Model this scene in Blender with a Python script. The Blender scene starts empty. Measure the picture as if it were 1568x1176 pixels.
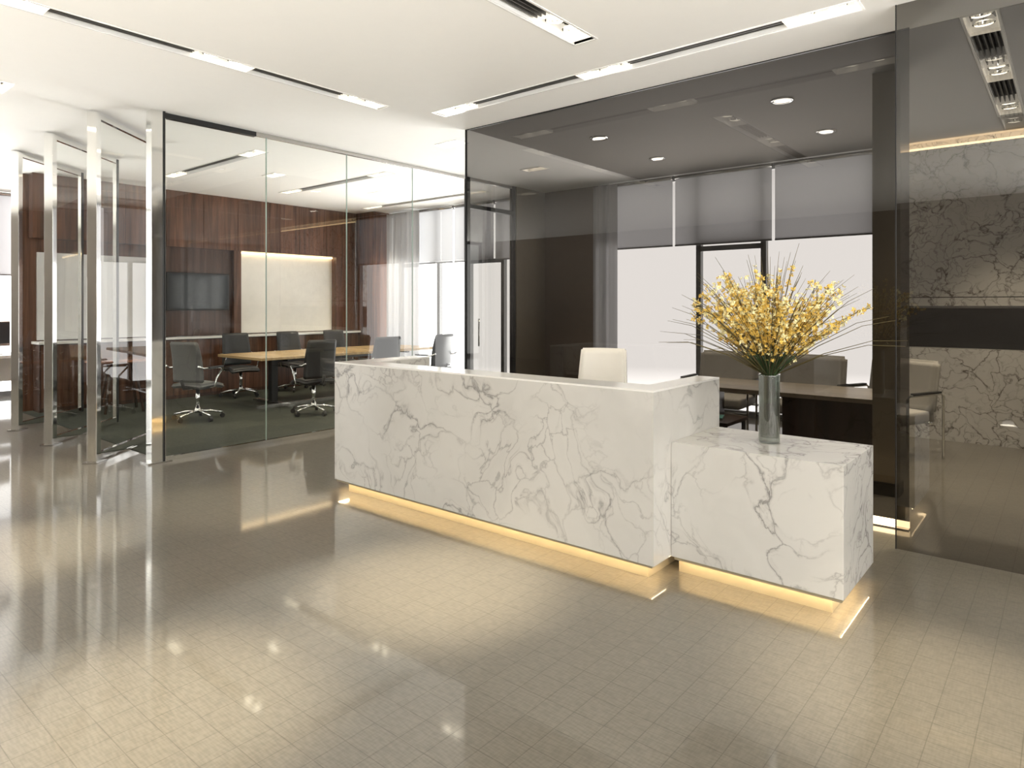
import bpy, bmesh, math, random
from mathutils import Vector, Matrix
random.seed(7)
H=3.346
sc=bpy.context.scene
col=sc.collection
# ---------------------------------------------------------------- materials
def nt(name):
    m=bpy.data.materials.new(name); m.use_nodes=True
    t=m.node_tree; t.nodes.clear()
    o=t.nodes.new('ShaderNodeOutputMaterial')
    return m,t,o
def N(t,typ,**kw):
    n=t.nodes.new(typ)
    for k,v in kw.items():
        if k in n.inputs: n.inputs[k].default_value=v
        else: setattr(n,k,v)
    return n
def math_(t,op,a,b=None):
    n=t.nodes.new('ShaderNodeMath'); n.operation=op
    for i,v in enumerate((a,b)):
        if v is None: continue
        if isinstance(v,(int,float)): n.inputs[i].default_value=v
        else: t.links.new(v,n.inputs[i])
    return n.outputs[0]
def mix_(t,fac,a,b,blend='MIX'):
    n=t.nodes.new('ShaderNodeMix'); n.data_type='RGBA'; n.blend_type=blend
    for i,v in ((0,fac),(6,a),(7,b)):
        if isinstance(v,(int,float)): n.inputs[i].default_value=v
        elif isinstance(v,tuple): n.inputs[i].default_value=(v+(1,))[:4]
        else: t.links.new(v,n.inputs[i])
    return n.outputs[2]
def ramp(t,fac,stops):
    n=t.nodes.new('ShaderNodeValToRGB'); cr=n.color_ramp
    while len(cr.elements)<len(stops): cr.elements.new(0.5)
    for e,(p,c) in zip(cr.elements,stops):
        e.position=p; e.color=(c+(1,))[:4] if isinstance(c,tuple) else (c,c,c,1)
    t.links.new(fac,n.inputs[0]); return n.outputs[0]
def pm(name,c,rough=0.5,metal=0.0,emis=0,ecol=None,var=0.06,scale=8,coat=0,trans=0,ior=1.45,spec=0.5):
    m,t,o=nt(name)
    p=t.nodes.new('ShaderNodeBsdfPrincipled')
    tc=t.nodes.new('ShaderNodeTexCoord')
    nz=N(t,'ShaderNodeTexNoise',Scale=scale,Detail=2.0)
    t.links.new(tc.outputs['Object'],nz.inputs['Vector'])
    d=tuple(x*(1-var) for x in c); l=tuple(min(1,x*(1+var)) for x in c)
    t.links.new(mix_(t,nz.outputs[0],d,l),p.inputs['Base Color'])
    p.inputs['Roughness'].default_value=rough; p.inputs['Metallic'].default_value=metal
    p.inputs['Coat Weight'].default_value=coat
    p.inputs['Transmission Weight'].default_value=trans; p.inputs['IOR'].default_value=ior
    p.inputs['Specular IOR Level'].default_value=spec
    if emis:
        p.inputs['Emission Color'].default_value=((ecol or c)+(1,))[:4]
        p.inputs['Emission Strength'].default_value=emis
    t.links.new(p.outputs[0],o.inputs[0]); return m
def thin_glass(name,tint,r0):
    m,t,o=nt(name)
    tr=t.nodes.new('ShaderNodeBsdfTransparent'); tr.inputs[0].default_value=tint+(1,)
    gl=N(t,'ShaderNodeBsdfGlossy',Roughness=0.0); gl.inputs[0].default_value=(1,1,1,1)
    lw=N(t,'ShaderNodeLayerWeight',Blend=0.5)
    pw=math_(t,'POWER',lw.outputs['Facing'],5.0)
    f=math_(t,'ADD',math_(t,'MULTIPLY',pw,1-r0),r0)
    mx=t.nodes.new('ShaderNodeMixShader')
    t.links.new(f,mx.inputs[0]); t.links.new(tr.outputs[0],mx.inputs[1]); t.links.new(gl.outputs[0],mx.inputs[2])
    t.links.new(mx.outputs[0],o.inputs[0]); return m
def marble(name,base,vein,scale=1.0,rough=0.12,dens=0.5,loc=(0,0,0),strength=1.0,cloud=None,wd=1.0):
    m,t,o=nt(name)
    p=N(t,'ShaderNodeBsdfPrincipled',Roughness=rough)
    mp=t.nodes.new('ShaderNodeMapping')
    mp.inputs['Location'].default_value=loc; mp.inputs['Rotation'].default_value=(0.3,0.5,0.2)
    mp.inputs['Scale'].default_value=(scale,)*3
    geo=t.nodes.new('ShaderNodeNewGeometry')
    t.links.new(geo.outputs['Position'],mp.inputs[0]); v=mp.outputs[0]
    def warp(vec,sc_,amt,det=5):
        n=N(t,'ShaderNodeTexNoise',Scale=sc_,Detail=float(det),Roughness=0.6); t.links.new(vec,n.inputs['Vector'])
        s=t.nodes.new('ShaderNodeVectorMath'); s.operation='SUBTRACT'; s.inputs[1].default_value=(.5,.5,.5); t.links.new(n.outputs['Color'],s.inputs[0])
        k=t.nodes.new('ShaderNodeVectorMath'); k.operation='SCALE'; k.inputs['Scale'].default_value=amt; t.links.new(s.outputs[0],k.inputs[0])
        a=t.nodes.new('ShaderNodeVectorMath'); a.operation='ADD'; t.links.new(vec,a.inputs[0]); t.links.new(k.outputs[0],a.inputs[1]); return a.outputs[0]
    w=warp(warp(v,1.3,0.9,3),5.0,0.26,6)
    def veins(sc_,w0,lo,hi,msc,off):
        vo=t.nodes.new('ShaderNodeTexVoronoi'); vo.feature='DISTANCE_TO_EDGE'; vo.inputs['Scale'].default_value=sc_
        t.links.new(w,vo.inputs['Vector'])
        r=ramp(t,vo.outputs['Distance'],[(0.0,1.0),(w0*0.18,0.6),(w0*.45,.22),(w0,0.0)])
        nz=N(t,'ShaderNodeTexNoise',Scale=msc,Detail=2.0)
        ad=t.nodes.new('ShaderNodeVectorMath'); ad.operation='ADD'; ad.inputs[1].default_value=(off,off,off); t.links.new(v,ad.inputs[0])
        t.links.new(ad.outputs[0],nz.inputs['Vector'])
        mk=ramp(t,nz.outputs[0],[(lo,0.0),(hi,1.0)])
        return math_(t,'MULTIPLY',r,mk)
    v1=veins(2.1,0.055*wd,dens-0.12,dens+0.16,1.9,0.0)
    v2=veins(4.8,0.080*wd,dens-.05,dens+0.14,2.0,5.0)
    s=math_(t,'MINIMUM',math_(t,'ADD',math_(t,'MULTIPLY',v1,strength),math_(t,'MULTIPLY',v2,0.7*strength)),1.0)
    cn=N(t,'ShaderNodeTexNoise',Scale=1.4,Detail=4.0); t.links.new(w,cn.inputs['Vector'])
    cc=cloud or tuple(x*0.88 for x in base)
    cl=ramp(t,cn.outputs[0],[(0.45,base),(0.75,cc)])
    t.links.new(mix_(t,s,cl,vein),p.inputs['Base Color'])
    t.links.new(p.outputs[0],o.inputs[0]); return m
def wood(name,dark,light,rough=0.25,scale=1.0,axis='Z'):
    m,t,o=nt(name)
    p=N(t,'ShaderNodeBsdfPrincipled',Roughness=rough)
    geo=t.nodes.new('ShaderNodeNewGeometry'); mp=t.nodes.new('ShaderNodeMapping')
    s=[14*scale]*3; s['XYZ'.index(axis)]=0.8*scale
    mp.inputs['Scale'].default_value=s
    t.links.new(geo.outputs['Position'],mp.inputs[0])
    nz=N(t,'ShaderNodeTexNoise',Scale=1.0,Detail=5.0,Roughness=0.6,Distortion=0.6); t.links.new(mp.outputs[0],nz.inputs['Vector'])
    mp2=t.nodes.new('ShaderNodeMapping'); mp2.inputs['Scale'].default_value=(1.6,1.6,0.01) if axis=='Z' else (0.01,1.6,1.6)
    t.links.new(geo.outputs['Position'],mp2.inputs[0])
    n2=N(t,'ShaderNodeTexNoise',Scale=1.3,Detail=0.0); t.links.new(mp2.outputs[0],n2.inputs['Vector'])
    c1=ramp(t,nz.outputs[0],[(0.3,dark),(0.7,light)])
    c2=mix_(t,0.4,c1,ramp(t,n2.outputs[0],[(0.4,0.5),(0.6,1.0)]),'MULTIPLY')
    t.links.new(c2,p.inputs['Base Color']); t.links.new(p.outputs[0],o.inputs[0]); return m
def floor_mat():
    m,t,o=nt('floor_tile')
    p=t.nodes.new('ShaderNodeBsdfPrincipled')
    geo=t.nodes.new('ShaderNodeNewGeometry')
    b=N(t,'ShaderNodeTexBrick',offset=0.0,squash=1.0); t.links.new(geo.outputs['Position'],b.inputs['Vector'])
    b.inputs['Scale'].default_value=1.0; b.inputs['Brick Width'].default_value=0.128; b.inputs['Row Height'].default_value=0.128
    b.inputs['Mortar Size'].default_value=0.0022; b.inputs['Mortar Smooth'].default_value=0.5
    b.inputs['Color1'].default_value=(.182,.164,.130,1); b.inputs['Color2'].default_value=(.176,.158,.125,1); b.inputs['Mortar'].default_value=(.118,.104,.080,1)
    mp=t.nodes.new('ShaderNodeMapping'); mp.inputs['Scale'].default_value=(20,120,1); t.links.new(geo.outputs['Position'],mp.inputs[0])
    nz=N(t,'ShaderNodeTexNoise',Scale=1.0,Detail=0.0); t.links.new(mp.outputs[0],nz.inputs['Vector'])
    mp3=t.nodes.new('ShaderNodeMapping'); mp3.inputs['Scale'].default_value=(120,20,1); t.links.new(geo.outputs['Position'],mp3.inputs[0])
    n3=N(t,'ShaderNodeTexNoise',Scale=1.0,Detail=0.0); t.links.new(mp3.outputs[0],n3.inputs['Vector'])
    k=ramp(t,nz.outputs[0],[(0.36,0.84),(0.62,1.0)]); k3=ramp(t,n3.outputs[0],[(0.36,0.90),(0.62,1.0)])
    c=mix_(t,1.0,mix_(t,1.0,b.outputs[0],k,'MULTIPLY'),k3,'MULTIPLY')
    t.links.new(c,p.inputs['Base Color'])
    p.inputs['Roughness'].default_value=0.4
    p.inputs['Coat Weight'].default_value=1.0; p.inputs['Coat Roughness'].default_value=0.06
    t.links.new(p.outputs[0],o.inputs[0]); return m
def carpet():
    m,t,o=nt('carpet_dark')
    p=N(t,'ShaderNodeBsdfPrincipled',Roughness=0.9)
    geo=t.nodes.new('ShaderNodeNewGeometry')
    nz=N(t,'ShaderNodeTexNoise',Scale=40.0,Detail=2.0); t.links.new(geo.outputs['Position'],nz.inputs['Vector'])
    ck=N(t,'ShaderNodeTexBrick',offset=0.5); t.links.new(geo.outputs['Position'],ck.inputs['Vector'])
    ck.inputs['Scale'].default_value=1.0; ck.inputs['Brick Width'].default_value=0.5; ck.inputs['Row Height'].default_value=0.5; ck.inputs['Mortar Size'].default_value=0.0
    ck.inputs['Color1'].default_value=(.018,.022,.013,1); ck.inputs['Color2'].default_value=(.036,.040,.025,1)
    t.links.new(mix_(t,0.6,ck.outputs[0],ramp(t,nz.outputs[0],[(0.3,0.4),(0.7,1.2)]),'MULTIPLY'),p.inputs['Base Color'])
    t.links.new(p.outputs[0],o.inputs[0]); return m
def cloth_trans(name,c,tr):
    m,t,o=nt(name)
    d=t.nodes.new('ShaderNodeBsdfDiffuse'); d.inputs[0].default_value=c+(1,)
    s=t.nodes.new('ShaderNodeBsdfTranslucent')
    geo=t.nodes.new('ShaderNodeNewGeometry'); nz=N(t,'ShaderNodeTexNoise',Scale=60.0); t.links.new(geo.outputs['Position'],nz.inputs['Vector'])
    t.links.new(mix_(t,nz.outputs[0],tuple(x*.94 for x in tr),tr),s.inputs[0])
    a=t.nodes.new('ShaderNodeAddShader'); t.links.new(d.outputs[0],a.inputs[0]); t.links.new(s.outputs[0],a.inputs[1])
    t.links.new(a.outputs[0],o.inputs[0]); return m

M={}
M['marble']=marble('marble_white',(.66,.645,.61),(.27,.255,.245),1.0,0.12,0.475,(3.1,0.4,1.7),wd=.8)
M['marble_b']=marble('marble_white_block',(.66,.645,.61),(.26,.245,.235),1.12,0.12,0.45,(7.3,2.4,0.7),wd=.8)
M['marble_g']=marble('marble_grey',(.80,.78,.75),(.12,.10,.08),1.5,0.2,0.35,(1,5,2),wd=.9)
M['quartz']=pm('quartz_white',(.90,.89,.86),0.15,var=.02)
M['floor']=floor_mat()
M['carpet']=carpet()
M['ceil']=pm('ceiling_paint',(.94,.925,.885),0.8,var=.01)
M['ceil_shade']=pm('ceiling_painted_shade',(.25,.232,.21),0.8,var=.01)  # darker tone stands in for shade on the lounge ceiling
M['wall']=pm('wall_paint',(.50,.48,.44),0.7,var=.02)
M['wallf']=pm('wall_taupe',(.17,.15,.13),0.7,var=.02)
M['wood']=wood('walnut_panel',(.050,.021,.012),(.175,.080,.045),0.22)
M['woodd']=wood('walnut_dark',(.04,.019,.013),(.10,.050,.032),0.25)
M['tablew']=wood('oak_table_top',(.42,.28,.13),(.62,.44,.22),0.25,1.0,'X')
M['tableg']=wood('greige_table_top',(.36,.30,.22),(.50,.42,.31),0.3,1.0,'X')
M['redwood']=wood('cherry_table_top',(.16,.06,.03),(.30,.12,.05),0.2,1.0,'X')
M['bronze']=pm('bronze_cladding',(.28,.235,.165),0.4,0.3)
M['basep']=pm('champagne_plinth',(.36,.31,.21),0.45)
M['brown']=pm('brown_wall_panel',(.19,.145,.11),0.5)
M['chrome']=pm('chrome',(.90,.90,.88),0.07,1.0,var=.02)
M['steel']=pm('brushed_steel',(.55,.54,.52),0.25,1.0,var=.05)
M['dark']=pm('dark_metal',(.035,.035,.035),0.35,0.6)
M['frame']=pm('window_frame_grey',(.16,.16,.16),0.4,0.4)
M['black']=pm('black_plastic',(.012,.012,.012),0.35)
M['leather']=pm('black_leather',(.022,.023,.024),0.4)
M['mesh']=pm('grey_mesh_fabric',(.12,.12,.115),0.7)
M['uph']=pm('grey_upholstery',(.46,.44,.41),0.8)
M['white_l']=pm('white_leather',(.80,.77,.71),0.4,var=.03)
M['glass']=thin_glass('clear_glass',(.95,.96,.94),0.06)
M['dglass']=thin_glass('smoked_glass',(.225,.215,.208),0.042)
M['mglass']=thin_glass('smoked_mirror_glass',(.30,.29,.275),0.08)
M['edge']=pm('glass_edge_green',(.30,.38,.33),0.1)
M['blind']=cloth_trans('roller_blind',(.30,.30,.31),(.11,.11,.114))
M['curtain']=cloth_trans('sheer_curtain',(.4,.4,.4),(.12,.12,.125))
M['led']=pm('led_warm',(1,.8,.5),.5,emis=30,ecol=(1,.77,.47))
M['led2']=pm('led_soft',(1,.85,.6),.5,emis=4,ecol=(1,.74,.42))
M['lamp']=pm('lamp_lens',(1,.95,.85),.4,emis=7,ecol=(1,.90,.72))
M['trough']=pm('lamp_trough_lit_cream',(.9,.86,.76),.5,emis=.6,ecol=(1,.93,.80))  # faint emission stands in for lamp light on the cream lining
M['grille']=pm('grille_black',(.02,.02,.02),.5)
M['fin']=pm('grille_fin',(.16,.155,.145),.35,.5)
M['whitep']=pm('white_back_panel',(.84,.81,.74),.35)
M['greyp']=pm('grey_gloss_panel',(.70,.69,.68),.15)
M['screen']=pm('tv_screen',(.03,.034,.038),.08)
M['vase']=thin_glass('vase_glass',(.62,.66,.63),0.16)
M['water']=thin_glass('vase_water',(.55,.62,.52),0.03)
M['stem']=pm('stem_green',(.035,.06,.02),.5)
M['twig']=pm('twig_brown',(.11,.085,.03),.6)
M['petal']=pm('petal_yellow',(.80,.53,.11),.5,var=.3,scale=60)
M['petal2']=pm('petal_cream',(.95,.84,.46),.5,var=.1,scale=60)
M['paper']=pm('magazine_cover',(.10,.38,.32),.3,var=.8,scale=25)

# ---------------------------------------------------------------- mesh builder
class MB:
    def __init__(s): s.bm=bmesh.new(); s.mats=[]
    def mi(s,m):
        if m not in s.mats: s.mats.append(m)
        return s.mats.index(m)
    def add(s,tmp,mat,smooth=None,xf=None):
        i=s.mi(mat)
        for f in tmp.faces:
            f.material_index=i
            if smooth is not None: f.smooth=smooth
        if xf is not None: bmesh.ops.transform(tmp,matrix=xf,verts=tmp.verts)
        me=bpy.data.meshes.new('t'); tmp.to_mesh(me); tmp.free(); s.bm.from_mesh(me); bpy.data.meshes.remove(me)
    def box(s,x0,x1,y0,y1,z0,z1,mat,bev=0,xf=None):
        t=bmesh.new(); bmesh.ops.create_cube(t,size=1)
        for v in t.verts:
            v.co=Vector(((x0+x1)/2+v.co.x*(x1-x0),(y0+y1)/2+v.co.y*(y1-y0),(z0+z1)/2+v.co.z*(z1-z0)))
        if bev: bmesh.ops.bevel(t,geom=t.edges[:],offset=bev,segments=3,affect='EDGES',profile=.6)
        s.add(t,mat,bool(bev) and bev>.012,xf); return s
    def cyl(s,p0,p1,r0,mat,r1=None,seg=20,smooth=True):
        r1=r0 if r1 is None else r1
        p0=Vector(p0);p1=Vector(p1); d=p1-p0
        t=bmesh.new(); bmesh.ops.create_cone(t,cap_ends=True,segments=seg,radius1=r0,radius2=r1,depth=d.length)
        for f in t.faces: f.smooth=len(f.verts)==4 and smooth
        q=d.to_track_quat('Z','Y').to_matrix().to_4x4()
        bmesh.ops.transform(t,matrix=Matrix.Translation((p0+p1)/2)@q,verts=t.verts)
        s.add(t,mat); return s
    def tube(s,pts,r,mat,seg=8,closed=False,taper=1.0):
        pts=[Vector(p) for p in pts]; n=len(pts); t=bmesh.new(); rings=[]
        up=Vector((0.13,0.21,0.97))
        for i,p in enumerate(pts):
            a=pts[(i-1)%n] if (i>0 or closed) else p; b=pts[(i+1)%n] if (i<n-1 or closed) else p
            d=(b-a).normalized()
            x=up-d*up.dot(d)
            if x.length<.05: x=Vector((1,0,0))-d*d.x
            x.normalize(); up=x; y=d.cross(x)
            rr=r*(1+(taper-1)*i/(n-1))
            rings.append([t.verts.new(p+rr*(math.cos(2*math.pi*k/seg)*x+math.sin(2*math.pi*k/seg)*y)) for k in range(seg)])
        for i in range(n if closed else n-1):
            A=rings[i];B=rings[(i+1)%n]
            for k in range(seg): t.faces.new((A[k],A[(k+1)%seg],B[(k+1)%seg],B[k])).smooth=True
        if not closed:
            t.faces.new(rings[0][::-1]); t.faces.new(rings[-1])
        s.add(t,mat); return s
    def lathe(s,prof,c,mat,seg=40,smooth=True):
        t=bmesh.new(); rings=[]
        for r,z in prof: rings.append([t.verts.new((c[0]+r*math.cos(2*math.pi*k/seg),c[1]+r*math.sin(2*math.pi*k/seg),c[2]+z)) for k in range(seg)])
        for A,B in zip(rings,rings[1:]):
            for k in range(seg): t.faces.new((A[k],A[(k+1)%seg],B[(k+1)%seg],B[k])).smooth=smooth
        s.add(t,mat); return s
    def shell(s,f,nu,nv,th,mat):
        """surface f(u,v) u,v in 0..1 made solid with rounded look"""
        t=bmesh.new(); g=[[t.verts.new(f(i/nu,j/nv)) for j in range(nv+1)] for i in range(nu+1)]
        for i in range(nu):
            for j in range(nv): t.faces.new((g[i][j],g[i+1][j],g[i+1][j+1],g[i][j+1]))
        bmesh.ops.recalc_face_normals(t,faces=t.faces[:])
        bmesh.ops.solidify(t,geom=t.faces[:],thickness=th)
        e=[e for e in t.edges if len(e.link_faces)==2 and e.calc_face_angle(0)>1.0]
        bmesh.ops.bevel(t,geom=e,offset=th*.35,segments=3,affect='EDGES')
        s.add(t,mat,True); return s
    def finish(s,name,parent=None,loc=(0,0,0),rot=0):
        me=bpy.data.meshes.new(name); 
        s.bm.normal_update()
        if parent is None and loc==(0,0,0) and s.bm.verts:
            mn=Vector((min(v.co[i] for v in s.bm.verts) for i in range(3))); mx=Vector((max(v.co[i] for v in s.bm.verts) for i in range(3)))
            c=(mn+mx)/2; c.z=mn.z
            bmesh.ops.translate(s.bm,verts=s.bm.verts,vec=-c); loc=tuple(c)
        s.bm.to_mesh(me); s.bm.free()
        for m in s.mats: me.materials.append(M[m])
        o=bpy.data.objects.new(name,me); col.objects.link(o); o.location=loc; o.rotation_euler=(0,0,rot)
        if parent: o.parent=parent
        return o
def empty(name,loc=(0,0,0),rot=0):
    e=bpy.data.objects.new(name,None); e.empty_display_size=.2; e.location=loc; e.rotation_euler=(0,0,rot); col.objects.link(e); return e
def sbox(name,*a,parent=None,bev=0):
    b=MB(); b.box(*a,bev=bev); return b.finish(name,parent)
def pane(mb,p0,p1,z0,z1,mat):
    t=bmesh.new(); vs=[t.verts.new(c) for c in ((p0[0],p0[1],z0),(p1[0],p1[1],z0),(p1[0],p1[1],z1),(p0[0],p0[1],z1))]
    t.faces.new(vs); mb.add(t,mat); return mb

# ---------------------------------------------------------------- shell
XL,XR,YB,YF=-13.5,6.0,-4.5,8.9
sbox('floor',XL-.2,XR+.2,YB-.2,YF+.2,-.1,0,'floor')
sbox('floor_carpet',-11.3,-6.72,2.82,YF-.02,0.001,.006,'carpet')
# ceiling with recessed slots
LM=.44
slots=[ # axis, fixed0, fixed1, start, end, lamp module centres
 ('Y',-5.03,-4.87,.70,4.05,[1.15,2.52,3.83]),
 ('X',4.46,4.62,-4.70,-1.0,[-4.48,-2.85,-1.23]),
 ('Y',-2.71,-2.53,.80,3.94,[1.05,2.50,3.68]),
 ('Y',-.54,-.36,5.16,8.1,[5.35,6.6,7.85]),
 ('X',4.18,4.34,-10.0,-7.45,[-9.8,-7.68]),
 ('X',6.02,6.18,-10.0,-7.3,[-9.8,-7.52]),
 ('X',8.0,8.15,-10.4,-7.3,[-10.2,-7.52]),
 ('Y',-.54,-.36,.6,3.9,[.9,3.0]),
]
ceil=sbox('ceiling',XL-.2,XR+.2,YB-.2,YF+.2,H,H+.3,'ceil')
cut=MB()
for ax,a,b,s,e,l in slots:
    if ax=='Y': cut.box(a,b,s,e,H-.1,H+.12,'ceil')
    else: cut.box(s,e,a,b,H-.1,H+.12,'ceil')
sq=[(-5.45,5.46),(-6.95,1.55),(-8.7,5.17),(-8.75,7.08),(-5.6,7.2)]
for x,y in sq: cut.box(x-.17,x+.17,y-.09,y+.09,H-.1,H+.08,'ceil')
rd=[(-4,6.3),(-2,6.2),(-4,7.65),(-2,7.6)]
co=cut.finish('cutter')
bm_=ceil.modifiers.new('b','BOOLEAN'); bm_.object=co; bm_.operation='DIFFERENCE'; bm_.solver='EXACT'
dg=bpy.context.evaluated_depsgraph_get()
me=bpy.data.meshes.new_from_object(ceil.evaluated_get(dg)); ceil.modifiers.clear(); ceil.data=me
bpy.data.objects.remove(co,do_unlink=True)
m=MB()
for a in ((-4.88,-.556,5.15,8.78),(-.344,XR,5.15,8.78),(-.556,-.344,8.12,8.78)): m.box(a[0],a[1],a[2],a[3],H-.003,H-.0005,'ceil_shade')
m.finish('ceiling_lounge_shade')  # thin sheet under the ceiling carrying the painted shade

def spot(parent,loc,W,size,blend=1.0,colr=(1,.88,.66),tilt=None,name='spot_lamp'):
    l=bpy.data.lights.new(name,'SPOT'); l.energy=W; l.spot_size=math.radians(size); l.spot_blend=blend; l.color=colr; l.shadow_soft_size=.06
    o=bpy.data.objects.new(name,l); col.objects.link(o); o.location=loc
    if tilt: o.rotation_euler=tilt
    o.parent=parent; return o
def slot(ax,a,b,s,e,lamps,powers,size=42):
    mid=(a+b)/2
    c=(mid,(s+e)/2,H) if ax=='Y' else ((s+e)/2,mid,H)
    E=empty('ceiling_light_slot',c)
    def P(u,w,z): return (w,u,z) if ax=='Y' else (u,w,z)
    def B(mb,u0,u1,w0,w1,z0,z1,m):
        if ax=='Y': mb.box(w0-c[0],w1-c[0],u0-c[1],u1-c[1],z0-H,z1-H,m)
        else: mb.box(u0-c[0],u1-c[0],w0-c[1],w1-c[1],z0-H,z1-H,m)
    f=MB(); t=.012
    B(f,s-t,e+t,a-t,a+.002,H-.005,H+.03,'quartz'); B(f,s-t,e+t,b-.002,b+t,H-.005,H+.03,'quartz')
    B(f,s-t,s,a,b,H-.005,H+.03,'quartz'); B(f,e,e+t,a,b,H-.005,H+.03,'quartz')
    f.finish('frame',E)
    g=MB(); pos=s+.004
    segs=[]
    for L in sorted(lamps):
        l0=max(s+.01,L-LM/2); l1=min(e-.01,L+LM/2)
        if l0-pos>.05: segs.append((pos,l0,0))
        segs.append((l0,l1,1)); pos=l1
    if e-pos>.05: segs.append((pos,e-.004,0))
    w0=a+.004; w1=b-.004
    for l0,l1,k in segs:
        if k==0:
            B(g,l0,l1,w0,w1,H+.075,H+.09,'grille'); B(g,l0,l1,w0,w0+.004,H,H+.09,'quartz'); B(g,l0,l1,w1-.004,w1,H,H+.09,'quartz')
            for q in range(1,5):
                x=w0+(w1-w0)*q/5; B(g,l0,l1,x-.004,x+.004,H+.02,H+.07,'fin')
        else:
            B(g,l0,l1,w0,w1,H+.10,H+.115,'black'); B(g,l0,l1,w0,w0+.004,H-.002,H+.10,'trough'); B(g,l0,l1,w1-.004,w1,H-.002,H+.10,'trough')
            B(g,l0,l0+.004,w0,w1,H,H+.10,'trough'); B(g,l1-.004,l1,w0,w1,H,H+.10,'trough')
            for q in (.28,.72):
                u=l0+(l1-l0)*q; p=P(u,mid,0)
                pc=(p[0]-c[0],p[1]-c[1])
                g.lathe([(.065,.035),(.068,.05),(.05,.085),(.05,.10)],(pc[0],pc[1],0),'chrome',24)
                g.cyl((pc[0],pc[1],.07),(pc[0],pc[1],.085),.05,'lamp')
    g.finish('grille_and_lamps',E)
    for L,W in zip(sorted(lamps),powers):
        if W:
            p=P(L,mid,0); spot(E,(p[0]-c[0],p[1]-c[1],-.02),W,size)
pw=[[800,250,50],[40,50,40],[900,1050,40],[220,340,460],[0,140],[140,140],[140,0],[0,600]]
for i,(sl,p) in enumerate(zip(slots,pw)): slot(*sl,p,size=29 if i in(0,2,7) else 75)
for x,y in sq:
    E=empty('recessed_downlight',(x,y,H)); m=MB()
    for a in ((-.18,.18,-.10,-.085),(-.18,.18,.085,.10),(-.18,-.165,-.085,.085),(.165,.18,-.085,.085)): m.box(*a,-.006,.02,'quartz')
    m.box(-.165,.165,-.085,.085,.065,.075,'black')
    for k in (-.08,.08): m.cyl((k,0,.04),(k,0,.06),.055,'lamp')
    m.finish('fitting',E); spot(E,(0,0,-.02),110 if y>3 else 350,90 if y>3 else 40)
for x,y in rd:
    E=empty('round_downlight',(x,y,H)); m=MB()
    m.lathe([(.10,-.002),(.10,-.014),(.075,-.014),(.07,-.004)],(0,0,0),'chrome'); m.cyl((0,0,-.010),(0,0,-.003),.07,'lamp')
    m.finish('fitting',E)
    spot(E,(0,0,-.03),190,85)
# added fill lamps at floor level, out of view, to brighten the ceiling
for x,y,W in ((-.6,-.9,340),(-4.4,-1.6,360),(2.6,1.6,300),(-8.2,-1.8,180)):
    E=empty('added_ceiling_fill',(x,y,0)); m=MB()
    m.lathe([(0,0.001),(.11,0.001),(.11,.012),(.09,.016),(.085,.010),(0,.010)],(0,0,0),'steel',36); m.cyl((0,0,.008),(0,0,.013),.08,'lamp')
    m.finish('fitting',E); spot(E,(0,0,.03),W,165,colr=(1,.94,.84),tilt=(math.pi,0,0),blend=.8)

# outer walls
def window(name,ax,c,segs,z0=.08,z1=H,th=.08,mull=None,trans=None,extra=None):
    m=MB(); a,b=segs
    def B(u0,u1,zz0,zz1,d=th):
        if ax=='Y': m.box(u0,u1,c-d/2,c+d/2,zz0,zz1,'frame')
        else: m.box(c-d/2,c+d/2,u0,u1,zz0,zz1,'frame')
    B(a,b,0,z0); B(a,b,z1-.08,z1)
    for u in [a+.03]+list(mull or [])+[b-.03]: B(u-.035,u+.035,z0,z1-.08)
    for (u0,u1,z) in (trans or []): B(u0,u1,z-.035,z+.035)
    return m.finish(name)
sbox('wall_front',XL,0.4,YB-.2,YB,0,H,'wallf')
window('added_window_1','Y',YB,(0.4,XR),mull=[2.3,4.2])  # unseen window, added to bring in daylight from behind the camera
window('added_window_5','X',XR,(YB,4.6),mull=[-2.5,-.5,1.5,3.2])  # unseen window side, added to light the room from the right
sbox('wall_right',XR,XR+.2,4.6,YF,0,H,'wall')
window('window_2','X',XL,(YB,YF),mull=[-3+1.5*i for i in range(8)],trans=[])
window('window_3','Y',YF,(-10.55,-6.8),mull=[-9.85,-9.2,-8.4,-7.6],trans=[(-8.4,-7.6,2.28)])
window('window_4','Y',YF,(-5.68,-1.75),mull=[-5.5,-4.0,-3.1],trans=[(-4.0,-3.1,2.28)])
sbox('wall_back_left',XL,-10.55,YF,YF+.2,0,H,'wall')
sbox('wall_back_brown',-6.8,-5.68,YF-.05,YF+.2,0,H,'brown')
sbox('wall_side_brown',-6.80,-6.66,8.10,YF-.06,0,H,'bronze')
m=MB(); y=YF
m.box(-1.75,XR,y-.12,y+.2,0,1.02,'marble_g'); m.box(-1.75,XR,y-.12,y+.2,1.47,1.58,'marble_g'); m.box(-1.75,XR,y-.12,y+.2,1.59,H-.10,'marble_g')
m.box(-1.75,XR,y-.10,y+.2,1.58,1.59,'black'); m.box(-1.75,XR,y+.0,y+.2,H-.10,H,'marble_g')
m.box(-1.75,XR,y+.05,y+.2,1.02,1.47,'black'); m.box(-1.5,XR,y-.125,y-.11,1.465,1.49,'steel')
m.box(-1.75,-1.45,y-.1,y+.05,1.02,1.47,'marble_g')
m.finish('wall_back_marble')
sbox('led_cove_strip',-1.7,XR,YF-.09,YF-.05,H-.09,H-.07,'led2')
m=MB(); m.box(-1.22,-1.05,5.95,6.10,0,H-.004,'bronze'); m.box(-1.24,-1.03,5.93,6.12,0,.10,'dark'); m.finish('column_bronze')

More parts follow.
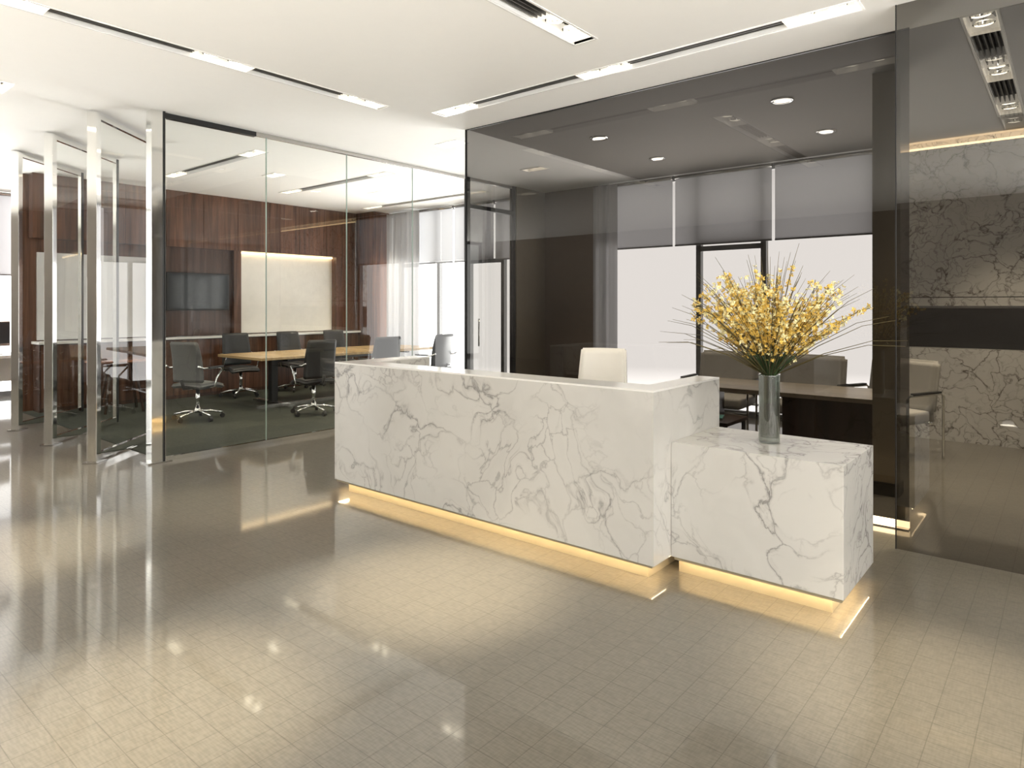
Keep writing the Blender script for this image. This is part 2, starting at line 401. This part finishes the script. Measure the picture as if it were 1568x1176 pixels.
# blinds
def blind(segs,y,z0):
    for (a,b) in segs:
        E=empty('roller_blind',((a+b)/2,y,H)); w=(b-a)/2
        k=MB(); pane(k,(-w,0),(w,0),z0-H,-.03,'blind'); k.finish('fabric',E)
        k=MB(); k.cyl((-w,0,-.04),(w,0,-.04),.028,'steel'); k.box(-w,w,-.01,.01,z0-H-.02,z0-H,'frame'); k.finish('roller_and_bar',E)
blind([(-5.66,-4.36),(-4.32,-2.97),(-2.93,-1.78)],YF-.10,2.35)
blind([(-10.5,-9.75),(-9.71,-8.75),(-8.71,-7.75),(-7.71,-6.85)],YF-.10,2.30)
for i in range(3):
    E=empty('roller_blind',(XL+.12,1.4+1.5*i,H)); k=MB(); pane(k,(0,-.72),(0,.72),2.0-H,-.03,'blind'); k.finish('fabric',E)
    k=MB(); k.cyl((0,-.72,-.04),(0,.72,-.04),.028,'steel'); k.box(-.01,.01,-.72,.72,2.0-H-.02,2.0-H,'frame'); k.finish('roller_and_bar',E)
def curtain(x0,x1,y):
    t=bmesh.new(); n=int((x1-x0)*60); prev=None
    for i in range(n+1):
        x=x0+(x1-x0)*i/n; yy=y+.035*math.sin(i*.62)+.01*math.sin(i*1.7)
        a=t.verts.new((x,yy,.02)); b=t.verts.new((x,yy,H-.05))
        if prev: t.faces.new((prev[0],a,b,prev[1]))
        prev=(a,b)
    k=MB(); k.add(t,'curtain',True); k.finish('sheer_curtain')
curtain(-10.45,-9.5,YF-.25); curtain(-5.6,-5.2,YF-.25)

# ---------------------------------------------------------------- meeting room far wall
sbox('wall_meeting_wood',-11.5,-11.3,2.82,YF,0,H,'wood')
m=MB()
Y=2.9
while Y<8.39:
    y1=min(Y+.6,8.4); m.box(-11.298,-11.10,Y+.003,y1-.003,2.44,H-.001,'wood'); Y+=.6
m.box(-11.298,-11.12,2.9,8.4,2.445,H-.01,'woodd')
m.box(-11.298,-11.14,4.55,4.68,1.0,2.44,'woodd'); m.box(-11.298,-11.22,4.68,5.85,1.0,2.44,'woodd'); m.box(-11.298,-11.14,5.85,5.98,1.0,2.44,'wood')
m.box(-11.298,-11.12,7.94,8.4,1.0,2.44,'wood')
m.box(-11.298,-11.27,5.98,7.94,1.0,2.43,'whitep')
m.box(-11.298,-11.26,3.0,4.55,1.0,2.25,'greyp')
m.box(-11.25,-11.22,6.0,7.92,2.41,2.435,'led2')
m.finish('wall_panel_meeting')
m=MB(); m.box(-11.26,-10.98,2.95,8.4,.006,.95,'woodd')
for i in range(9): m.box(-10.98,-10.975,2.97+.6*i,2.97+.6*i+.58,.06,.93,'wood')
m.box(-11.27,-10.94,2.93,8.4,.95,.985,'quartz',.004); m.finish('credenza')
E=empty('wall_television',(-11.19,5.25,1.72)); k=MB()
k.box(-.02,.03,-.52,.52,-.31,.31,'black',.006); k.box(.03,.034,-.49,.49,-.28,.28,'screen'); k.finish('screen',E)
sbox('column_walnut',-11.28,-10.56,8.42,YF-.03,0,H,'wood')

# ---------------------------------------------------------------- clear glass wall (plane x=-6.7)
E=empty('glass_partition',(-6.7,5.4,0)); ys=[2.80,3.88,4.93,5.98,7.03,8.08]
k=MB()
for a,b in zip(ys,ys[1:]): pane(k,(0,a+.004-5.4),(0,b-.004-5.4),.04,H-.04,'glass')
k.finish('panes',E)
k=MB()
for y in ys[1:-1]: k.box(-.006,.006,y-.0045-5.4,y+.0045-5.4,.04,H-.04,'edge')
k.finish('pane_edges',E)
k=MB(); k.box(-.02,.02,2.8-5.4,8.08-5.4,0,.04,'chrome'); k.box(-.02,.02,2.8-5.4,8.08-5.4,H-.04,H,'steel')
k.box(-.03,.03,2.8-5.4,3.75-5.4,H-.05,H-.005,'dark'); k.finish('rails',E)
k=MB(); k.box(-.07,.05,-.06-2.66,.045-2.66,0,H,'chrome',.003); k.box(-.03,.06,.046-2.66,.062-2.66,0,H,'dark'); k.box(-.015,.015,.062-2.66,.085-2.66,0,H,'chrome')
k.box(-.10,.08,-.1-2.66,.12-2.66,0,.015,'steel'); k.finish('corner_post',E)
k=MB()
for y in (7.03,8.06): k.box(-.03,.03,y-.03-5.4,y+.03-5.4,0,H,'dark')
k.box(-.03,.03,7.03-5.4,8.06-5.4,2.9,2.96,'dark'); k.tube([(.07,1.8,.9),(.07,1.8,1.3)],.012,'chrome'); k.finish('door_frame',E)
ang=math.atan2(.97,-.88)
for i,(x,y) in enumerate([(-7.58,2.84),(-8.84,2.84),(-10.14,2.86)]):
    E=empty('door_%d'%(i+1),(x,y,0),ang); hw=.655; zt=H-.01
    k=MB(); pane(k,(-hw+.05,0),(hw-.03,0),.08,zt-.06,'glass'); k.finish('glass',E)
    k=MB()
    k.box(-hw-.03,-hw+.045,-.045,.045,.0,zt,'chrome',.004)
    k.box(hw-.04,hw,-.025,.025,.02,zt,'dark',.003); k.box(hw-.055,hw-.04,-.02,.02,.02,zt,'chrome')
    k.box(-hw,hw-.03,-.02,.02,zt-.05,zt,'chrome'); k.box(-hw,hw-.03,-.022,.022,.015,.085,'chrome')
    k.box(-.06,.06,-.05,.05,0,.012,'steel'); k.box(-hw-.06,-hw+.10,-.07,.07,0,.012,'steel'); k.finish('frame',E)
# ---------------------------------------------------------------- smoked glass
E=empty('smoked_glass_partition',(-2.87,5.13,0))
k=MB(); pane(k,(-2.03,0),(2.04,0),.055,H,'dglass'); k.finish('pane',E)
k=MB(); k.box(-2.03,2.04,-.03,.03,0,.008,'steel'); k.box(-2.042,-2.03,-.01,.01,0,H,'dark'); k.box(-2.03,2.04,-.01,.01,H-.008,H,'dark'); k.finish('frame',E)
k=MB(); k.box(1.2,2.04,.005,.02,.01,.05,'led2'); k.finish('led_strip',E)
E=empty('smoked_mirror_panel',(0,4.69,0))
k=MB(); pane(k,(-.83,0),(5.9,0),.0,H,'mglass'); k.finish('pane',E)
k=MB(); k.box(-.834,-.828,-.006,.006,0,H,'dark'); k.finish('pane_edge',E)

# ---------------------------------------------------------------- reception desk
E=empty('reception_desk',(-3.14,3.68,0)); ox,oy=-3.14,3.68
def db(mb,x0,x1,y0,y1,z0,z1,mat,bev=0): mb.box(x0-ox,x1-ox,y0-oy,y1-oy,z0,z1,mat,bev)
k=MB(); T=1.03
db(k,-4.56,-1.716,3.24,3.47,.10,T,'marble'); db(k,-1.866,-1.716,3.4701,4.113,.10,T,'marble'); db(k,-4.56,-4.38,3.4701,4.113,.10,T,'marble')
k.finish('body',E)
k=MB(); db(k,-4.56,-1.716,3.24,3.47,T+.0005,T+.012,'quartz'); db(k,-1.866,-1.716,3.4701,4.113,T+.0005,T+.012,'quartz'); db(k,-4.56,-4.38,3.4701,4.113,T+.0005,T+.012,'quartz')
db(k,-4.379,-1.867,3.471,4.05,.72,.75,'quartz'); k.finish('counter_top',E)
k=MB(); db(k,-4.48,-1.79,3.32,3.43,0,.10,'basep'); db(k,-1.86,-1.79,3.43,4.05,0,.10,'basep'); db(k,-4.48,-4.41,3.43,4.05,0,.10,'basep'); k.finish('base',E)
# Added lip under the body edge hiding the LED from floor reflections, with the strip on its inner side, washing plinth and floor
k=MB(); db(k,-4.545,-1.73,3.250,3.254,.083,.0995,'basep'); db(k,-1.734,-1.730,3.254,3.43,.083,.0995,'basep'); db(k,-4.55,-4.546,3.254,4.1,.083,.0995,'basep'); k.finish('led_shield_lip',E)
k=MB(); db(k,-4.54,-1.74,3.255,3.259,.0865,.0995,'led'); db(k,-1.741,-1.737,3.260,3.43,.0865,.0995,'led'); db(k,-4.543,-4.539,3.260,4.05,.0865,.0995,'led'); k.finish('led_strip',E)
E=empty('marble_side_counter',(-1.27,3.75,0)); ox,oy=-1.27,3.75
k=MB(); db(k,-1.714,-.828,3.443,4.06,.10,.737,'marble_b',.002); k.finish('body',E)
k=MB(); db(k,-1.70,-.895,3.51,4.0,0,.10,'basep'); k.finish('base',E)
k=MB(); db(k,-1.70,-.838,3.451,3.455,.083,.0995,'basep'); db(k,-.842,-.838,3.455,4.05,.083,.0995,'basep'); k.finish('led_shield_lip',E)  # same added lip shielding the strip
k=MB(); db(k,-1.70,-.846,3.456,3.460,.0865,.0995,'led'); db(k,-.847,-.843,3.461,4.04,.0865,.0995,'led'); k.finish('led_strip',E)

# ---------------------------------------------------------------- chairs
def star_base(E,mat='chrome',r=.30):
    k=MB()
    for i in range(5):
        a=2*math.pi*i/5+.3; c,s=math.cos(a),math.sin(a)
        k.tube([(0,0,.12),(c*r*.5,s*r*.5,.105),(c*r,s*r,.075)],.02,mat,taper=.6)
        k.cyl((c*r-s*.02,s*r+c*.02,.032),(c*r+s*.02,s*r-c*.02,.032),.03,'black'); k.cyl((c*r,s*r,.04),(c*r,s*r,.085),.01,'black')
    k.cyl((0,0,.09),(0,0,.16),.035,mat); k.cyl((0,0,.15),(0,0,.42),.025,mat); k.box(-.12,.12,-.10,.10,.40,.43,'dark',.01)
    k.finish('swivel_base',E)
def office_chair(x,y,rot,mat='leather',top=1.02,w=.48,name='office_chair',arms=True):
    """faces local -Y"""
    E=empty(name,(x,y,.006 if x<-6.7 else 0),rot); star_base(E)
    k=MB()
    k.shell(lambda u,v:Vector(((u-.5)*w,-.24+v*.46,.47+.02*math.cos((u-.5)*3)*1-.03*max(0,(.25-v))*4+.015*math.sin(v*3))),10,10,.06,mat)
    k.finish('seat',E)
    k=MB(); hb=top-.50
    def back(u,v):
        ww=w*(1-.10*v*v); yy=.22+.03*math.sin(v*2.6)*-1+.10*v+ -.05*(abs(u-.5)*2)**2
        return Vector(((u-.5)*ww,yy,.50+v*hb))
    k.shell(back,10,12,.035,mat)
    k.tube([(0,.05,.42),(0,.24,.43),(0,.29,.55)],.02,'dark'); k.finish('backrest',E)
    if arms:
        k=MB()
        for s in (-1,1):
            X=s*(w/2+.03)
            k.tube([(s*.15,.0,.43),(X,.0,.44),(X+s*.01,-.02,.55),(X+s*.01,-.13,.665),(X,-.08,.68),(X,.20,.69),(X-s*.02,.27,.72)],.012,'chrome')
            k.box(X-.025,X+.025,-.14,.12,.68,.705,'black',.008)
        k.finish('armrests',E)
    return E
pi=math.pi
for y in (5.34,6.5,7.6): office_chair(-8.0,y,-pi/2+random.uniform(-.25,.25))
for y in (5.6,6.6,7.55): office_chair(-10.45,y,pi/2+random.uniform(-.15,.15))
office_chair(-8.75,4.1,pi+.4,'mesh')
office_chair(-2.95,4.62,.35,'white_l',1.13,.44,'reception_chair',False)
E=empty('meeting_table',(-9.3,6.65,.006)); k=MB(); k.box(-.62,.62,-1.7,1.7,.71,.75,'tablew',.006); k.finish('top',E)
k=MB()
for y in (-1.15,1.15):
    k.box(-.05,.05,y-.05,y+.05,.04,.71,'dark'); k.box(-.5,.5,y-.05,y+.05,0,.04,'steel'); k.box(-.45,.45,y-.03,y+.03,.67,.71,'dark')
k.box(-.03,.03,-1.15,1.15,.62,.67,'dark'); k.box(.30,.36,-1.6,1.6,.0,.05,'steel'); k.finish('frame',E)
E=empty('round_side_table',(-10.3,3.75,.006)); k=MB(); k.lathe([(0,.70),(.44,.70),(.45,.715),(.44,.73),(0,.73)],(0,0,0),'redwood',48)
k.finish('top',E); k=MB()
for a in range(4): c,s=math.cos(a*pi/2+.6),math.sin(a*pi/2+.6); k.tube([(c*.2,s*.2,.70),(c*.33,s*.33,0)],.018,'woodd')
k.finish('legs',E)
E=empty('lounge_table',(-2.05,6.75,0)); k=MB(); k.box(-.95,.82,-.45,.40,.66,.70,'tableg',.005); k.finish('top',E)
k=MB(); k.box(0.0,.80,-.40,-.36,0,.66,'woodd'); k.box(.76,.80,-.36,.36,0,.66,'woodd'); k.box(-.9,-.86,-.4,.36,0,.66,'woodd'); k.finish('panels',E)
def armchair(x,y,rot):
    E=empty('lounge_armchair',(x,y,0),rot)
    k=MB(); k.box(-.31,.31,-.30,.28,.34,.46,'uph',.035); k.finish('seat',E)
    k=MB(); k.shell(lambda u,v:Vector(((u-.5)*.72,.27+.09*v-.04*(abs(u-.5)*2)**2,.42+v*.52)),10,8,.09,'uph'); k.finish('backrest',E)
    k=MB()
    for s in (-1,1):
        X=s*.39
        k.tube([(X,.26,0.0),(X,.26,.62),(X,.22,.64),(X,-.26,.64),(X,-.30,.62),(X,-.30,.0)],.013,'chrome'); k.box(X-.025,X+.025,-.22,.2,.645,.665,'black',.006)
        k.cyl((s*.30,.1,.36),(X,.1,.36),.012,'chrome')
    k.tube([(-.39,-.3,.3),(.39,-.3,.3)],.012,'chrome'); k.finish('frame',E)
armchair(-3.12,7.55,.05); armchair(-2.22,7.58,-.08); armchair(-1.42,7.62,-.4)
E=empty('side_table',(-2.55,5.75,0)); k=MB(); k.box(-.32,.32,-.24,.24,.47,.50,'woodd',.004); k.finish('top',E); k=MB()
for a in (-1,1):
    for b in (-1,1): k.box(a*.29-.015,a*.29+.015,b*.21-.015,b*.21+.015,0,.47,'steel')
k.finish('legs',E)
k=MB(); k.box(-.14,.14,-.10,.10,0,.012,'paper'); k.box(-.138,.14,-.098,.098,.002,.010,'quartz'); k.finish('magazine',None,(-2.5,5.72,.501),.3)
E=empty('office_desk',(-12.55,2.6,0)); k=MB(); k.box(-.4,.4,-.8,.8,.71,.75,'quartz',.004)
for a in (-.36,.36):
    for b in (-.76,.76): k.box(a-.025,a+.025,b-.025,b+.025,0,.71,'steel')
k.box(-.38,-.36,-.75,.75,.3,.7,'quartz'); k.finish('desk_body',E)
E=empty('computer_monitor',(-12.5,2.75,.75),pi/2+.5); k=MB(); k.box(-.29,.29,-.015,.01,.12,.50,'steel',.006); k.box(-.275,.275,-.018,-.014,.16,.485,'screen')
k.box(-.04,.04,.0,.02,.0,.25,'steel'); k.box(-.11,.11,-.08,.09,0,.008,'steel'); k.finish('screen',E)

# ---------------------------------------------------------------- flower vase
vx,vy,vz=-1.29,3.78,.738
E=empty('flower_vase',(vx,vy,vz)); k=MB()
k.lathe([(.0,.002),(.054,.002),(.056,.01),(.056,.37),(.0575,.375),(.053,.375),(.051,.36),(.051,.03),(0,.028)],(0,0,0),'vase',48); k.finish('glass',E)
k=MB(); k.lathe([(0,.03),(.0495,.03),(.0495,.22),(0,.22)],(0,0,0),'water',40); k.finish('water',E)
k=MB(); bl=MB(); tb={'petal':bmesh.new(),'petal2':bmesh.new()}
def blossom(p,sz,kind):
    b=tb[kind]; ax=Vector((random.gauss(0,1),random.gauss(0,1),random.gauss(0,1))).normalized()
    x=ax.orthogonal().normalized(); y=ax.cross(x); n=4
    for i in range(n):
        a=2*pi*i/n+random.random()*.4; d=x*math.cos(a)+y*math.sin(a); s=ax.cross(d)
        v0=b.verts.new(p); v1=b.verts.new(p+(d*.55+s*.42+ax*.25)*sz); v2=b.verts.new(p+(d*1.0+ax*.55)*sz); v3=b.verts.new(p+(d*.55-s*.42+ax*.25)*sz)
        b.faces.new((v0,v1,v2,v3))
for i in range(88):
    az=random.random()*2*pi; sp=(random.random()**.58)*.92
    L=random.uniform(.44,.68)*(1.0-.05*sp)
    d=Vector((math.cos(az)*math.sin(sp),math.sin(az)*math.sin(sp),math.cos(sp)))
    b0=Vector((random.uniform(-.028,.028),random.uniform(-.028,.028),.05)); b1=Vector((math.cos(az)*.03,math.sin(az)*.03,.37))
    mid=b1+Vector((d.x*.36,d.y*.36,d.z*.5+.03))*L; end=b1+Vector((d.x*.94,d.y*.94,d.z*.94+.03))*L
    pts=[]
    for j in range(11):
        tt=j/10; pts.append(b1*(1-tt)**2+mid*2*tt*(1-tt)+end*tt*tt)
    for j in range(1,11): pts[j]+=Vector((random.gauss(0,.003),random.gauss(0,.003),random.gauss(0,.003)))
    k.tube([b0,b0.lerp(b1,.5)]+pts[:4],.0035,'stem',5); k.tube(pts[3:],.0026,'twig',4,taper=.4)
    for j in range(3,11):
        for q in range((2,4,5,5,5,4,3,2)[j-3]):
            a=pts[min(10,j)]
            a=a.lerp(pts[min(10,j+1)],random.random())+Vector((random.gauss(0,.008),random.gauss(0,.008),random.gauss(0,.008)))
            blossom(a,random.uniform(.010,.0175),'petal' if random.random()<(.72 if j<8 else .42) else 'petal2')
    for q in range(3):
        j=random.randint(4,9); a=pts[j]; dd=(pts[min(10,j+1)]-pts[j-1]).normalized(); o=(dd+Vector((random.gauss(0,.3),random.gauss(0,.3),random.gauss(0,.2)))).normalized()*random.uniform(.05,.1)
        k.tube([a,a+o*.5,a+o],.0016,'twig',4)
        for r_ in range(4): blossom(a+o*random.uniform(.4,1)+Vector((random.gauss(0,.006),random.gauss(0,.006),random.gauss(0,.006))),random.uniform(.009,.015),'petal' if random.random()<.6 else 'petal2')
for i in range(80):
    az=random.random()*2*pi; sp=random.uniform(.1,1.35); L=random.uniform(.64,.82)*(1-.08*sp)
    d=Vector((math.cos(az)*math.sin(sp),math.sin(az)*math.sin(sp),math.cos(sp)*.85+.1)); b1=Vector((0,0,.36))
    k.tube([b1,b1+d*L*.4+Vector((0,0,.05)),b1+d*L*.75+Vector((0,0,.05)),b1+d*L],.0030,'twig',4,taper=.25)
for i in range(30):
    az=random.random()*2*pi; r=random.uniform(.0,.035)
    k.tube([(r*math.cos(az+1),r*math.sin(az+1),.04),(r*math.cos(az),r*math.sin(az),.36),(1.6*r*math.cos(az),1.6*r*math.sin(az),.46)],.0045,'stem',5)
k.finish('stems',E)
for kk,b in tb.items(): bl.add(b,kk,False)
bl.finish('blossoms',E)

# ---------------------------------------------------------------- world: soft overcast sky above, added glow below the horizon to brighten the ceiling
w=bpy.data.worlds.new('World'); sc.world=w; w.use_nodes=True
t=w.node_tree; bg=t.nodes['Background']; bg.inputs[0].default_value=(1.0,.985,.96,1)
tc=t.nodes.new('ShaderNodeTexCoord'); sx=t.nodes.new('ShaderNodeSeparateXYZ'); t.links.new(tc.outputs['Generated'],sx.inputs[0])
mr=t.nodes.new('ShaderNodeMapRange'); mr.inputs['From Min'].default_value=-.09; mr.inputs['From Max'].default_value=-.30
mr.inputs['To Min'].default_value=0.0; mr.inputs['To Max'].default_value=12.0
t.links.new(sx.outputs['Z'],mr.inputs['Value'])
mr2=t.nodes.new('ShaderNodeMapRange'); mr2.inputs['From Min'].default_value=.09; mr2.inputs['From Max'].default_value=.35
mr2.inputs['To Min'].default_value=3.0; mr2.inputs['To Max'].default_value=0.8
t.links.new(sx.outputs['Z'],mr2.inputs['Value'])
t.links.new(math_(t,'ADD',mr.outputs[0],mr2.outputs[0]),bg.inputs[1])
cam=bpy.data.cameras.new('cam'); cam.sensor_width=36; cam.lens=36*1028/1568; cam.shift_y=-(588-467)/1568
cam.clip_start=.05
o=bpy.data.objects.new('camera',cam); col.objects.link(o); o.location=(0,0,1.5); o.rotation_euler=(pi/2,0,math.radians(39.81))
sc.camera=o
sc.view_settings.view_transform='Standard'
sc.view_settings.look='None'
sc.view_settings.exposure=0.22
try:
    sc.cycles.transparent_max_bounces=16
    sc.cycles.max_bounces=8
    sc.cycles.diffuse_bounces=5
    sc.cycles.glossy_bounces=5
    sc.cycles.caustics_reflective=False
    sc.cycles.caustics_refractive=False
except Exception: pass
